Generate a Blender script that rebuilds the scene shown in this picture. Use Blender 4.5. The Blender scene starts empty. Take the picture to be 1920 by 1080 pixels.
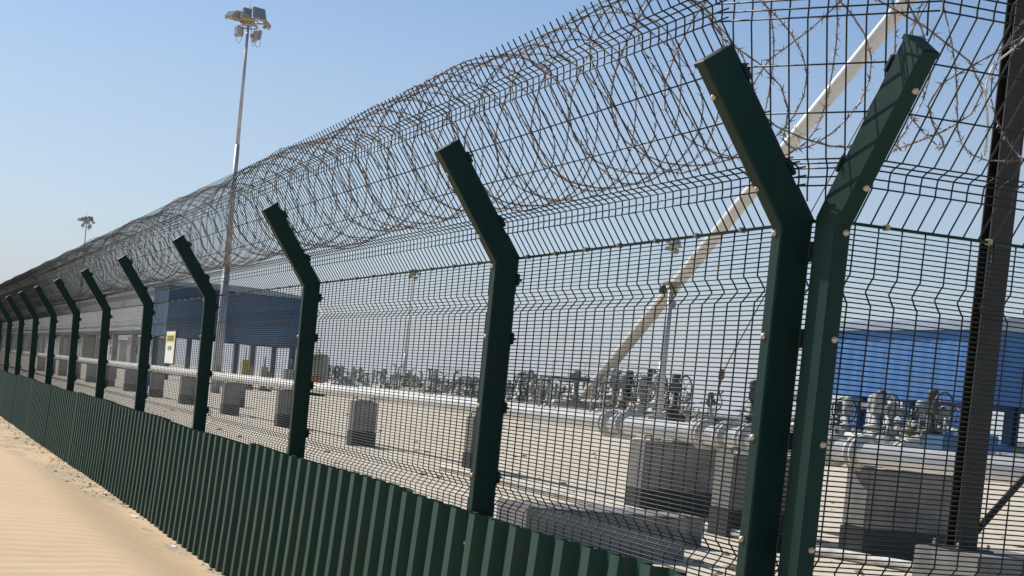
import bpy, bmesh, math, random
from mathutils import Vector, Matrix
random.seed(7)
R = math.radians
sc = bpy.context.scene
CAMZ = 1.5

# ------------------------------------------------------------------ camera
cam_d = bpy.data.cameras.new('camera'); cam = bpy.data.objects.new('camera', cam_d)
sc.collection.objects.link(cam); sc.camera = cam
fw = Vector((0.28587, 0.95710, -0.04716)).normalized()
rt0 = Vector((fw.y, -fw.x, 0)).normalized(); up0 = rt0.cross(fw)
ROLL = -0.0940
c_, s_ = math.cos(ROLL), math.sin(ROLL)
CR = rt0*c_ - up0*s_; CU = rt0*s_ + up0*c_
m = Matrix((CR, CU, -fw)).transposed().to_4x4(); m.translation = Vector((-2.3189, 0, CAMZ))
cam.matrix_world = m
F, PX, PY = 2877.83, 638.03, 847.37
cam_d.sensor_width = 36; cam_d.sensor_fit = 'HORIZONTAL'; cam_d.lens = F/1920*36
cam_d.shift_x = (960-PX)/1920; cam_d.shift_y = (PY-540)/1920
cam_d.clip_start = 0.05; cam_d.clip_end = 6000

# ------------------------------------------------------------------ world, sun, exposure
SUN_EL, SUN_AZ = R(43), R(-28)          # azimuth measured from +Y towards +X
w = bpy.data.worlds.new('World'); sc.world = w; w.use_nodes = True
nt = w.node_tree; nt.nodes.clear()
sky = nt.nodes.new('ShaderNodeTexSky'); sky.sky_type = 'NISHITA'; sky.sun_disc = False
sky.sun_elevation = SUN_EL; sky.sun_rotation = SUN_AZ
sky.air_density = 1.0; sky.dust_density = 0.5; sky.ozone_density = 4.5; sky.altitude = 0
bg = nt.nodes.new('ShaderNodeBackground'); bg.inputs['Strength'].default_value = 0.115
wo = nt.nodes.new('ShaderNodeOutputWorld')
# dusty desert air: the sky pales to a greyish lavender near the horizon
wtc = nt.nodes.new('ShaderNodeTexCoord'); wsx = nt.nodes.new('ShaderNodeSeparateXYZ'); nt.links.new(wtc.outputs['Generated'], wsx.inputs[0])
wr = nt.nodes.new('ShaderNodeValToRGB'); nt.links.new(wsx.outputs['Z'], wr.inputs[0])
wr.color_ramp.interpolation = 'EASE'
wr.color_ramp.elements[0].position = 0.0; wr.color_ramp.elements[0].color = (1, 1, 1, 1)
wr.color_ramp.elements[1].position = 0.30; wr.color_ramp.elements[1].color = (0, 0, 0, 1)
e_ = wr.color_ramp.elements.new(0.12); e_.color = (0.42, 0.42, 0.42, 1)
wm = nt.nodes.new('ShaderNodeMix'); wm.data_type = 'RGBA'; nt.links.new(wr.outputs[0], wm.inputs['Factor'])
nt.links.new(sky.outputs[0], wm.inputs[6]); wm.inputs[7].default_value = (4.75, 5.1, 5.65, 1)
nt.links.new(wm.outputs[2], bg.inputs[0]); nt.links.new(bg.outputs[0], wo.inputs[0])
sd = bpy.data.lights.new('sun', 'SUN'); so = bpy.data.objects.new('sun', sd); sc.collection.objects.link(so)
sd.energy = 5.0; sd.angle = R(0.55); sd.color = (1.0, 0.94, 0.84)
sv = Vector((math.sin(SUN_AZ)*math.cos(SUN_EL), math.cos(SUN_AZ)*math.cos(SUN_EL), math.sin(SUN_EL)))
so.rotation_euler = sv.to_track_quat('Z', 'Y').to_euler(); so.location = (-5, 10, 30)
sc.view_settings.view_transform = 'Standard'; sc.view_settings.look = 'None'
sc.view_settings.exposure = 0.0; sc.view_settings.gamma = 1.0; sc.view_settings.use_curve_mapping = False

# ------------------------------------------------------------------ materials
def mat(name, col, rough=0.6, metal=0.0, var=0.0, scale=8.0, bump=0.0, bscale=60.0, col2=None, spec=None, coat=0, dust=0):
    mt = bpy.data.materials.new(name); mt.use_nodes = True
    n = mt.node_tree; b = n.nodes['Principled BSDF']
    b.inputs['Base Color'].default_value = (*col, 1); b.inputs['Roughness'].default_value = rough
    b.inputs['Metallic'].default_value = metal
    if spec is not None: b.inputs['Specular IOR Level'].default_value = spec
    if dust:
        dn = n.nodes.new('ShaderNodeTexNoise'); dn.inputs['Scale'].default_value = 1.0; dn.inputs['Detail'].default_value = 8; dn.inputs['Roughness'].default_value = 0.7
        dg_ = n.nodes.new('ShaderNodeNewGeometry'); dm = n.nodes.new('ShaderNodeMapping'); dm.inputs['Scale'].default_value = (9, 9, 1.6)
        n.links.new(dg_.outputs['Position'], dm.inputs[0]); n.links.new(dm.outputs[0], dn.inputs['Vector'])
        dr = n.nodes.new('ShaderNodeValToRGB'); n.links.new(dn.outputs['Fac'], dr.inputs[0]); dr.color_ramp.elements[0].position = 0.42; dr.color_ramp.elements[1].position = 0.80
        dr.color_ramp.elements[0].color = (0, 0, 0, 1); dr.color_ramp.elements[1].color = (dust, dust, dust, 1)
        dx = n.nodes.new('ShaderNodeMix'); dx.data_type = 'RGBA'; n.links.new(dr.outputs[0], dx.inputs['Factor']); dx.inputs[6].default_value = (*col, 1); dx.inputs[7].default_value = (0.30, 0.24, 0.16, 1)
        n.links.new(dx.outputs[2], b.inputs['Base Color']); var = 0
    if coat: b.inputs['Coat Weight'].default_value = coat; b.inputs['Coat Roughness'].default_value = 0.22
    tc = n.nodes.new('ShaderNodeTexCoord')
    if var or col2:
        nz = n.nodes.new('ShaderNodeTexNoise'); nz.inputs['Scale'].default_value = scale; nz.inputs['Detail'].default_value = 6
        n.links.new(tc.outputs['Object'], nz.inputs['Vector'])
        cr = n.nodes.new('ShaderNodeValToRGB'); n.links.new(nz.outputs['Fac'], cr.inputs[0])
        cr.color_ramp.elements[0].position = 0.32; cr.color_ramp.elements[1].position = 0.68
        a = col2 if col2 else tuple(max(0, c*(1-var)) for c in col)
        z = col if col2 else tuple(min(1, c*(1+var)) for c in col)
        cr.color_ramp.elements[0].color = (*a, 1); cr.color_ramp.elements[1].color = (*z, 1)
        n.links.new(cr.outputs[0], b.inputs['Base Color'])
    if bump:
        n2 = n.nodes.new('ShaderNodeTexNoise'); n2.inputs['Scale'].default_value = bscale; n2.inputs['Detail'].default_value = 5
        n.links.new(tc.outputs['Object'], n2.inputs['Vector'])
        bp = n.nodes.new('ShaderNodeBump'); bp.inputs['Strength'].default_value = bump; bp.inputs['Distance'].default_value = 0.02
        n.links.new(n2.outputs['Fac'], bp.inputs['Height']); n.links.new(bp.outputs[0], b.inputs['Normal'])
    return mt
M = {}
M['green'] = mat('green_powder_coat', (0.0022, 0.027, 0.023), 0.5, 0, 0.18, 5, 0.05, 90, spec=0.22, dust=0.03)
M['wire'] = mat('green_wire', (0.005, 0.016, 0.016), 0.5)
M['sheet'] = mat('green_sheet_metal', (0.0050, 0.048, 0.036), 0.5, 0, 0.22, 3, 0.06, 40, spec=0.3, dust=0.10)
M['razor'] = mat('weathered_razor_steel', (0.38, 0.33, 0.28), 0.6, 0.3, 0, 25, 0, 1, (0.15, 0.10, 0.085))
M['bolt'] = mat('zinc_bolt', (0.55, 0.46, 0.34), 0.5, 0.3, 0.2, 80)
M['bright_steel'] = mat('bright_steel', (0.75, 0.72, 0.68), 0.5, 0.2)
M['clip'] = mat('clip_metal', (0.40, 0.34, 0.24), 0.5, 0.2, 0.2, 80)
M['concrete'] = mat('concrete', (0.205, 0.195, 0.185), 0.9, 0, 0.28, 3, 0.3, 50)
M['bitumen'] = mat('bitumen_paint', (0.022, 0.022, 0.02), 0.6, 0, 0.3, 6)
M['pipe'] = mat('white_pipe_paint', (0.84, 0.82, 0.77), 0.75, 0, 0.06, 3, 0.05, 20)
M['flange'] = mat('flange_paint', (0.54, 0.52, 0.47), 0.75, 0, 0.25, 8)
M['valve_gray'] = mat('grey_valve_paint', (0.34, 0.34, 0.32), 0.55, 0, 0.35, 5)
M['valve_olive'] = mat('olive_valve_paint', (0.30, 0.27, 0.18), 0.6, 0, 0.35, 5)
M['valve_dark'] = mat('dark_steel', (0.05, 0.055, 0.055), 0.5, 0, 0.3, 6)
M['rust'] = mat('red_brown_paint', (0.22, 0.10, 0.07), 0.7, 0, 0.3, 6)
M['yellow'] = mat('yellow_paint', (0.36, 0.28, 0.07), 0.6, 0, 0.2, 5)
M['mast'] = mat('galvanised_mast', (0.42, 0.43, 0.44), 0.5, 0.3, 0.15, 2)
M['lamp_case'] = mat('floodlight_casting', (0.38, 0.35, 0.30), 0.5, 0.1, 0.2, 4)
M['lamp_glass'] = mat('floodlight_glass', (0.25, 0.28, 0.30), 0.1, 0.2)
M['blue'] = mat('blue_cladding', (0.050, 0.175, 0.43), 0.6, 0, 0.10, 0.8)
M['blue2'] = mat('navy_blue_cladding', (0.034, 0.105, 0.21), 0.5, 0, 0.10, 0.8)
M['blue_roof'] = mat('pale_roof_sheet', (0.34, 0.40, 0.48), 0.4, 0.2, 0.08, 1)
M['blue_steel'] = mat('blue_column_paint', (0.03, 0.14, 0.38), 0.5, 0, 0.15, 3)
M['grey_clad'] = mat('pale_grey_cladding', (0.46, 0.47, 0.50), 0.6, 0, 0.08, 0.5)
M['grey_wall'] = mat('grey_cabin_wall', (0.42, 0.42, 0.41), 0.6, 0, 0.10, 1)
M['white_wall'] = mat('white_cabin_wall', (0.66, 0.66, 0.64), 0.6, 0, 0.08, 1)
M['glass'] = mat('window_glass', (0.03, 0.04, 0.05), 0.08)
M['dark'] = mat('dark_green_soffit', (0.05, 0.07, 0.06), 0.7, 0, 0.2, 1)
M['brown'] = mat('brown_steel_column', (0.016, 0.013, 0.010), 0.6, 0, 0.2, 5)
M['boom'] = mat('cream_boom_paint', (0.68, 0.65, 0.58), 0.45, 0, 0.08, 3)
M['red'] = mat('red_paint', (0.55, 0.03, 0.02), 0.5)
M['orange'] = mat('orange_paint', (0.60, 0.16, 0.05), 0.5)
M['white'] = mat('sign_white', (0.82, 0.82, 0.80), 0.4)
M['sign_yellow'] = mat('sign_yellow', (0.80, 0.72, 0.03), 0.4)
M['black'] = mat('sign_black', (0.012, 0.012, 0.012), 0.5)
M['cable'] = mat('steel_cable', (0.10, 0.10, 0.10), 0.5, 0.3)
M['stone'] = mat('desert_stone', (0.42, 0.34, 0.24), 0.9, 0, 0.3, 12, 0.3, 40)
M['scrap'] = mat('white_plastic', (0.75, 0.73, 0.70), 0.5)
M['cream_tank'] = mat('cream_tank_paint', (0.42, 0.40, 0.30), 0.6, 0, 0.1, 1)

def ground_mat(name, ca, cb, cc, s1, s2, ripple=False, bump=0.4):
    mt = bpy.data.materials.new(name); mt.use_nodes = True; n = mt.node_tree; L = n.links
    b = n.nodes['Principled BSDF']; b.inputs['Roughness'].default_value = 0.95; b.inputs['Specular IOR Level'].default_value = 0.1
    g = n.nodes.new('ShaderNodeNewGeometry')
    na = n.nodes.new('ShaderNodeTexNoise'); na.inputs['Scale'].default_value = s1; na.inputs['Detail'].default_value = 8; na.inputs['Roughness'].default_value = 0.65
    nb = n.nodes.new('ShaderNodeTexNoise'); nb.inputs['Scale'].default_value = s2; nb.inputs['Detail'].default_value = 6
    L.new(g.outputs['Position'], na.inputs['Vector']); L.new(g.outputs['Position'], nb.inputs['Vector'])
    r1 = n.nodes.new('ShaderNodeValToRGB'); L.new(na.outputs['Fac'], r1.inputs[0])
    r1.color_ramp.elements[0].position = 0.35; r1.color_ramp.elements[1].position = 0.65
    r1.color_ramp.elements[0].color = (*ca, 1); r1.color_ramp.elements[1].color = (*cb, 1)
    mx = n.nodes.new('ShaderNodeMix'); mx.data_type = 'RGBA'
    r2 = n.nodes.new('ShaderNodeValToRGB'); L.new(nb.outputs['Fac'], r2.inputs[0])
    r2.color_ramp.elements[0].position = 0.55; r2.color_ramp.elements[1].position = 0.75
    r2.color_ramp.elements[0].color = (0, 0, 0, 1); r2.color_ramp.elements[1].color = (0.6, 0.6, 0.6, 1)
    L.new(r2.outputs[0], mx.inputs['Factor']); L.new(r1.outputs[0], mx.inputs[6]); mx.inputs[7].default_value = (*cc, 1)
    L.new(mx.outputs[2], b.inputs['Base Color'])
    hh = nb.outputs['Fac']
    bp = n.nodes.new('ShaderNodeBump'); bp.inputs['Strength'].default_value = bump; bp.inputs['Distance'].default_value = 0.03
    L.new(hh, bp.inputs['Height']); L.new(bp.outputs[0], b.inputs['Normal'])
    return mt
M['yard'] = ground_mat('compacted_yard_gravel', (0.54, 0.48, 0.38), (0.65, 0.58, 0.46), (0.38, 0.33, 0.27), 0.6, 9)
M['sand'] = ground_mat('wind_blown_sand', (0.60, 0.45, 0.285), (0.65, 0.49, 0.32), (0.62, 0.48, 0.33), 1.2, 70, bump=0.25)
M['gravel'] = ground_mat('gravelly_sand', (0.46, 0.37, 0.25), (0.58, 0.47, 0.33), (0.36, 0.30, 0.20), 5, 45, bump=0.6)

# ------------------------------------------------------------------ mesh helpers
class MB:
    def __init__(s): s.v = []; s.f = []; s.mi = []; s.cur = 0; s.sm = []
    def add(s, vs, fs, smooth=False):
        o = len(s.v); s.v += [tuple(v) for v in vs]
        for f in fs: s.f.append([i+o for i in f]); s.mi.append(s.cur); s.sm.append(smooth)
        return s
    def box(s, a, b, bev=0.0):
        x0, y0, z0 = a; x1, y1, z1 = b
        if bev <= 0:
            return s.add([(x0,y0,z0),(x1,y0,z0),(x1,y1,z0),(x0,y1,z0),(x0,y0,z1),(x1,y0,z1),(x1,y1,z1),(x0,y1,z1)],
              [(0,3,2,1),(4,5,6,7),(0,1,5,4),(1,2,6,5),(2,3,7,6),(3,0,4,7)])
        t = bmesh.new(); bmesh.ops.create_cube(t, size=1)
        for v in t.verts: v.co = Vector(((x0+x1)/2+v.co.x*(x1-x0), (y0+y1)/2+v.co.y*(y1-y0), (z0+z1)/2+v.co.z*(z1-z0)))
        bmesh.ops.bevel(t, geom=t.edges[:], offset=bev, segments=2, affect='EDGES')
        s.add([v.co[:] for v in t.verts], [[v.index for v in f.verts] for f in t.faces]); t.free(); return s
    def tube(s, pts, r, n=8, cap=True, closed=False, smooth=True, phase=0.0):
        pts = [Vector(p) for p in pts]; N = len(pts); rs = r if isinstance(r, (list, tuple)) else [r]*N
        vs = []; up = None
        for i, p in enumerate(pts):
            if closed: t = pts[(i+1) % N]-pts[i-1]
            else: t = pts[min(i+1, N-1)]-pts[max(i-1, 0)]
            t.normalize()
            if up is None: up = Vector((0,0,1)) if abs(t.z) < 0.9 else Vector((1,0,0))
            u = (up - t*up.dot(t))
            if u.length < 1e-5: u = t.orthogonal()
            u.normalize(); up = u; v = t.cross(u)
            for k in range(n):
                a = 2*math.pi*(k+0.5)/n+phase; vs.append(p+u*math.cos(a)*rs[i]+v*math.sin(a)*rs[i])
        fs = []
        for i in range(N if closed else N-1):
            j = (i+1) % N
            for k in range(n): fs.append((i*n+k, i*n+(k+1) % n, j*n+(k+1) % n, j*n+k))
        if cap and not closed: fs.append(tuple(range(n))[::-1]); fs.append(tuple((N-1)*n+k for k in range(n)))
        return s.add(vs, fs, smooth)
    def lathe(s, prof, base=(0,0,0), axis=(0,0,1), n=16, smooth=True):
        ax = Vector(axis).normalized(); u = ax.orthogonal().normalized(); v = ax.cross(u); b = Vector(base)
        vs = []; fs = []
        for (r, h) in prof:
            for k in range(n):
                a = 2*math.pi*k/n; vs.append(b+ax*h+u*math.cos(a)*r+v*math.sin(a)*r)
        for i in range(len(prof)-1):
            for k in range(n): fs.append((i*n+k, i*n+(k+1) % n, (i+1)*n+(k+1) % n, (i+1)*n+k))
        fs.append(tuple(range(n))[::-1]); fs.append(tuple((len(prof)-1)*n+k for k in range(n)))
        return s.add(vs, fs, smooth)
    def prism(s, poly, d, axis=1):
        # poly: list of (a,b) extruded from d[0] to d[1] along axis (0,1,2)
        def P(a, b, c): return [(c,a,b),(a,c,b),(a,b,c)][axis]
        n = len(poly); vs = [P(a,b,d[0]) for a,b in poly]+[P(a,b,d[1]) for a,b in poly]
        return s.add(vs, [tuple(range(n))[::-1], tuple(range(n, 2*n))]+[(i,(i+1)%n,(i+1)%n+n,i+n) for i in range(n)])
    def build(s, name, m, parent=None, loc=None, fix=True):
        me = bpy.data.meshes.new(name); me.from_pydata(s.v, [], s.f)
        ms = m if isinstance(m, (list, tuple)) else [m]
        for q in ms: me.materials.append(M[q])
        for p, i, sm in zip(me.polygons, s.mi, s.sm): p.material_index = i; p.use_smooth = sm
        me.update()
        if fix:
            t = bmesh.new(); t.from_mesh(me); bmesh.ops.recalc_face_normals(t, faces=t.faces); t.to_mesh(me); t.free()
        o = bpy.data.objects.new(name, me); sc.collection.objects.link(o)
        if parent: o.parent = parent
        if loc: o.location = loc
        return o
def tag(o, label=None, cat=None, group=None, kind=None):
    if label: o['label'] = label
    if cat: o['category'] = cat
    if group: o['group'] = group
    if kind: o['kind'] = kind
    return o
def empty(name, loc, label, cat, group=None, rz=0):
    o = bpy.data.objects.new(name, None); o.empty_display_size = 0.2; sc.collection.objects.link(o)
    o.location = loc; o.rotation_euler = (0, 0, rz); tag(o, label, cat, group); return o
KIDS = {}
def copy_tree(o, parent=None, label=None, group=None):
    c = o.copy(); sc.collection.objects.link(c)
    if parent: c.parent = parent
    if label: c['label'] = label
    if group: c['group'] = group
    for ch in list(o.children): copy_tree(ch, c)
    return c

# ------------------------------------------------------------------ setting: ground
def grid_mesh(xs, ys, hf):
    mb = MB(); vs = [(x, y, hf(x, y)) for y in ys for x in xs]; nx = len(xs)
    fs = [(j*nx+i, j*nx+i+1, (j+1)*nx+i+1, (j+1)*nx+i) for j in range(len(ys)-1) for i in range(nx-1)]
    mb.add(vs, fs, True); return mb
g = grid_mesh([-3000, -400, -60, -5, 0, 20, 60, 400, 3000], [-3000, -400, -40, 0, 60, 300, 900, 4000], lambda x, y: 0.0)
tag(g.build('ground', 'yard'), kind='structure')
def smooth(a, b, x):
    t = min(1, max(0, (x-a)/(b-a))); return t*t*(3-2*t)
def hash2(i, j):
    n = math.sin(i*127.1+j*311.7)*43758.5453; return n-math.floor(n)
def vn(x, y):
    i, j = math.floor(x), math.floor(y); u, v = x-i, y-j; u = u*u*(3-2*u); v = v*v*(3-2*v)
    return (hash2(i,j)*(1-u)+hash2(i+1,j)*u)*(1-v)+(hash2(i,j+1)*(1-u)+hash2(i+1,j+1)*u)*v
def dune(x, y):
    # drifted sand: rounded dune left of the sheeting, ending 15 to 20 m out
    d = smooth(-0.06-0.05*vn(3.3, y*0.8), -1.0, x)
    ye = 14.0 + 1.2*vn(x*1.2+3, 5.1) + max(-3, -(x+0.15))*7.5
    return d*(1-smooth(ye-3.0, ye, y))
def sand_h(x, y):
    h = 0.135+0.03*(vn(x*0.8, y*0.35)-0.5)
    d = dune(x, y); h += 0.20*d
    if -14 < x and y < 30:
        wv = (vn(x*0.9, y*0.5)-0.5)*1.4 + (vn(x*3, y*1.2)-0.5)*0.35
        amp = 0.0032*min(1, d*1.4)*(0.15+1.2*vn(x*0.9+9, y*0.5+2))
        h += amp*math.sin(2*math.pi*((y*0.97+x*0.12)/0.27+wv*2.2))
        if d < 0.4: h += (vn(x*14, y*14)-0.5)*0.018*(1-d*2.5)
    if x < -12: h = 0.2
    return h
def frange(a, b, s):
    r = []; x = a
    while x < b-1e-9: r.append(x); x += s
    return r
xs = [-60, -30, -14, -9, -6, -5, -4.2, -3.6]+frange(-3.2, -0.02, 0.05)+[0.0, 0.04]
ys = [-8, -4, 0, 3, 5, 6.5, 7.5]+frange(8, 20, 0.035)+frange(20, 34, 0.12)+[34.5+i*1.5 for i in range(30)]+[90, 130, 200, 320]
sm = grid_mesh(xs, ys, sand_h); nx = len(xs)
for k, f in enumerate(sm.f):
    c = [sum(sm.v[i][q] for i in f)/4 for q in (0, 1)]
    sm.mi[k] = 1 if dune(c[0], c[1])+0.25*(vn(c[0]*3, c[1]*3)-0.5) < 0.012+(0.02 if c[1] < 14 else 0)*(vn(c[1]*6, 2)-.5) else 0
tag(sm.build('sand', ['sand', 'gravel']), kind='structure')

# stones scattered at the foot of the sheeting: nobody could count them
st = MB()
for i in range(900):
    y = 8.5+24*random.random()**1.2; x = -0.06-abs(random.gauss(0, 0.16)) if random.random() < .7 else -0.1-1.4*random.random()
    if dune(x, y) > 0.25 and random.random() < .97: continue
    if y < 14.5 and (x < -0.16 or random.random() < .6): continue
    r = random.choice([0.004, 0.006, 0.009, 0.014]) * (0.7+0.6*random.random())
    if random.random() < .04: r *= 2.2
    z = sand_h(x, y); t = bmesh.new(); bmesh.ops.create_icosphere(t, subdivisions=1, radius=r)
    q = Vector((1+.6*random.random(), 1+.4*random.random(), .6+.3*random.random()))
    vs = [(x+v.co.x*q.x*(.8+.4*random.random()), y+v.co.y*q.y*(.8+.4*random.random()), z+v.co.z*q.z) for v in t.verts]
    st.add(vs, [[v.index for v in f.verts] for f in t.faces]); t.free()
tag(st.build('gravel', 'stone'), 'small stones and gravel scattered along the foot of the green sheeting', 'gravel', kind='stuff')
for k, (y, s, lb) in enumerate([(15.2, .05, 'small white scrap of plastic lying farther up against the green sheeting'),
                        (13.3, .11, 'long flat white plastic scrap half buried against the green sheeting'),
                        (11.35, .07, 'white plastic scrap nearest the bottom of the picture at the sheeting')]):
    x = -0.16; z = sand_h(x, y)+.004; mb = MB()
    pts = [(-.5,-1), (.1,-1.2), (.5,-.4), (.35,.9), (-.2,1.1), (-.55,.3)]
    mb.add([(a*s*.5, b*s, .004*math.sin(a*9)) for a, b in pts]+[(a*s*.5, b*s, .012+.006*math.cos(b*4)) for a, b in pts],
           [tuple(range(6))[::-1], tuple(range(6, 12))]+[(i, (i+1) % 6, (i+1) % 6+6, i+6) for i in range(6)])
    tag(mb.build('plastic_scrap', 'scrap', loc=(x, y, z)), lb, 'litter')

# ------------------------------------------------------------------ fence geometry (z below is relative to camera height, +CAMZ on build)
LAM = 0.6145; SL, CL = math.sin(LAM), math.cos(LAM)
BEND = 0.562; PITCH = 0.0142; MX = 0.105
def fold_off(z):            # inward bulge of the lower panel
    for zc in (0.379, -0.415, -1.15):
        d = abs(z-zc)
        if d < 0.040: return 0.030*(1-d/0.040)**0.85
    return 0.0
UF = [0.149, 0.649]
def ufold(u):
    for uc in UF:
        d = abs(u-uc)
        if d < 0.044: return 0.026*(1-d/0.044)**0.8
    return 0.0
U_ROWS = [0.108, 0.128, 0.149, 0.170, 0.190, 0.331, 0.473, 0.608, 0.628, 0.649, 0.670, 0.690, 0.769]
U_TOP = 0.80
def zsamples(z0, z1):
    zs = {z0, z1}
    for zc in (0.379, -0.415, -1.15):
        for k in (-0.046, -0.040, -0.026, -0.012, 0, 0.012, 0.026, 0.040, 0.046):
            if z0 < zc+k < z1: zs.add(zc+k)
    return sorted(zs)
def usamples():
    us = {0.0, U_TOP}
    for uc in UF:
        for k in (-0.052, -0.044, -0.03, -0.015, 0, 0.015, 0.03, 0.044, 0.052): us.add(uc+k)
    return sorted(us)
ZB = -1.34
def panel_mesh(length, phase=0.0, n0=(0,0)):
    """lower panel: local x along the fence, local y inward, z up; wires only"""
    mb = MB(); x = phase; zs = zsamples(ZB, BEND)
    while x < length-0.004:
        mb.tube([(x, fold_off(z)+.002, z) for z in zs], 0.0025, 5); x += 0.0762
    z = BEND-0.006
    while z > ZB:
        mb.tube([(0, fold_off(z)-.001, z), (length, fold_off(z)-.001, z)], 0.0024, 4, phase=.2); z -= PITCH
    return mb
def upper_mesh(length, phase=0.0):
    mb = MB(); x = phase; us = usamples()
    def P(x, u, o=0.0):
        n = ufold(u)+o
        return (x, -SL*u+CL*n, BEND+CL*u+SL*n)
    while x < length-0.004:
        mb.tube([P(x, u) for u in us], 0.0025, 5); x += 0.0508
    for u in U_ROWS: mb.tube([P(0, u, -.002), P(length, u, -.002)], 0.0024, 5)
    return mb
def post_mesh(ux=0.0):
    """local: x along fence 0..0.05, y outward face 0 .. inward 0.10, z up"""
    W, D, AL = 0.050, 0.098, 0.50
    mb = MB(); zb = -1.62; b = 0.560
    k = math.tan(LAM/2)
    # profile in (y,z): front edge then back edge, mitred at the bend
    fr = [(0, zb), (0, b-0.03)]; bk = [(D, zb), (D, b-0.03+D*k)]
    fr.append((fr[1][0]-SL*AL, fr[1][1]+CL*AL)); bk.append((fr[2][0]+CL*D, fr[2][1]+SL*D))
    vs = []
    e = 0.004
    def ring(f, q):
        a = Vector((0, *f)); c = Vector((0, *q)); d = (c-a).normalized()
        r = []
        for (x, t) in ((e, 0), (W-e, 0), (W, e), (W, D-e), (W-e, D), (e, D), (0, D-e), (0, e)):
            tt = t*((c-a).length/D); p = a+d*tt; r.append((x, p.y, p.z))
        return r
    for f, q in zip(fr, bk): vs += ring(f, q)
    fs = [tuple(range(8))[::-1], tuple(range(16, 24))]
    for i in (0, 8):
        for j in range(8): fs.append((i+j, i+(j+1) % 8, i+8+(j+1) % 8, i+8+j))
    mb.add(vs, fs); return mb
def cap_mesh():
    AL = 0.50; D = 0.098; b = 0.560-0.03; mb = MB()
    a = Vector((0, -SL*AL, b+CL*AL)); d = Vector((0, CL, SL)); n = Vector((0, -SL, CL))
    pts = []
    for (x, t) in ((-.002, -.002), (.052, -.002), (.052, D+.002), (-.002, D+.002)):
        pts.append(a+d*t+Vector((x, 0, 0))-n*.010)
    for (x, t) in ((-.002, -.002), (.052, -.002), (.052, D+.002), (-.002, D+.002)):
        pts.append(a+d*t+Vector((x, 0, 0))+n*.003)
    for (x, t) in ((.006, .006), (.044, .006), (.044, D-.006), (.006, D-.006)):
        pts.append(a+d*t+Vector((x, 0, 0))+n*.006)
    mb.add(pts, [(3,2,1,0), (8,9,10,11)]+[(i, (i+1) % 4, (i+1) % 4+4, i+4) for i in range(4)]+[(i+4, (i+1) % 4+4, (i+1) % 4+8, i+8) for i in range(4)])
    return mb
def bolt_mesh():
    return MB().lathe([(0.0095, -0.004), (0.0095, 0.002), (0.008, 0.005), (0.004, 0.008), (0.001, 0.009)], axis=(0, -1, 0), n=10)
def clamp_mesh():
    mb = MB(); mb.box((-0.004, 0.0, -0.024), (0.054, 0.013, 0.024), 0.003); mb.box((0.012, 0.013, -0.012), (0.038, 0.020, 0.012), 0.003)
    mb.lathe([(0.005, 0.0), (0.005, 0.012)], (0.025, 0.020, 0), (0, 1, 0), 6, False); return mb
BOLT = bolt_mesh(); CLAMP = clamp_mesh()

def make_post(parent, far=False):
    p = post_mesh().build('fence_post', 'green', parent)
    cap_mesh().build('post_cap', 'green', p)
    if not far:
        for z in (0.515, 0.229, -0.054, -0.34, -0.62):
            o = BOLT.build('bolt', 'bolt', p, (0.018, 0, z))
        for u in (0.12, 0.40):
            o = BOLT.build('bolt', 'bolt', p, (0.018, -SL*u, 0.53+CL*u)); o.rotation_euler = (-LAM, 0, 0)
    for z in (0.47, 0.23, -0.054, -0.34):
        CLAMP.build('clamp', 'wire', p, (0, 0.098, z))
    for u in (0.13, 0.42):
        o = CLAMP.build('clamp', 'wire', p, (0, -SL*u+CL*0.098, 0.53+CL*u+SL*0.098)); o.rotation_euler = (-LAM, 0, 0) if False else (LAM, 0, 0)
    return p

# ---- fence along the sand (runs +Y, outward is -X).  local x -> +Y mirrored: rotate so local x = -Y, local y = +X
fenceA = empty('security_fence', (0, 0, CAMZ), 'long dark green welded mesh fence with outward leaning top receding to the left', 'fence')
NP = 17; L = 3.003; Y1 = 5.873
def placeA(o, y):           # local x -> -Y, local y(inward) -> +X
    o.location = (0, y, 0); o.rotation_euler = (0, 0, -math.pi/2)
pp = make_post(fenceA); placeA(pp, 3.794)
protoP = make_post(fenceA); placeA(protoP, Y1)
protoF = None
for k in range(1, NP):
    if k < 5: c = copy_tree(protoP, fenceA)
    else:
        if protoF is None: protoF = make_post(fenceA, True); c = protoF
        else: c = copy_tree(protoF, fenceA)
    placeA(c, Y1+k*L)
# panels
pm = panel_mesh(L, 0.04); um = upper_mesh(L, 0.012)
def rail(length): return MB().box((0, -0.004, -0.008), (length, 0.006, 0.000))
def clip_mesh(): return MB().box((-0.007, -0.009, -0.011), (0.007, 0.011, 0.005), 0.002)
clipm = clip_mesh()
first = None
for k in range(NP-1):
    y = Y1+(k+1)*L-0.025
    if first is None:
        a = pm.build('mesh_panel', 'wire', fenceA); b = um.build('overhang_panel', 'wire', fenceA); r = rail(L).build('joint_rail', 'green', fenceA)
        first = (a, b, r)
        cl0 = clipm.build('clip', 'clip', r, (.12, 0, 0))
    else:
        a, b, r = [o.copy() for o in first]
        for o in (a, b, r): sc.collection.objects.link(o); o.parent = fenceA
    for o in (a, b, r):
        placeA(o, y); o.location.x = MX
    r.location.z = BEND
    if k < 4:
        for q in range(0 if k else 1, 10):
            c = cl0.copy(); sc.collection.objects.link(c); c.parent = r; c.location = (.12+q*.305, 0, 0)
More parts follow.
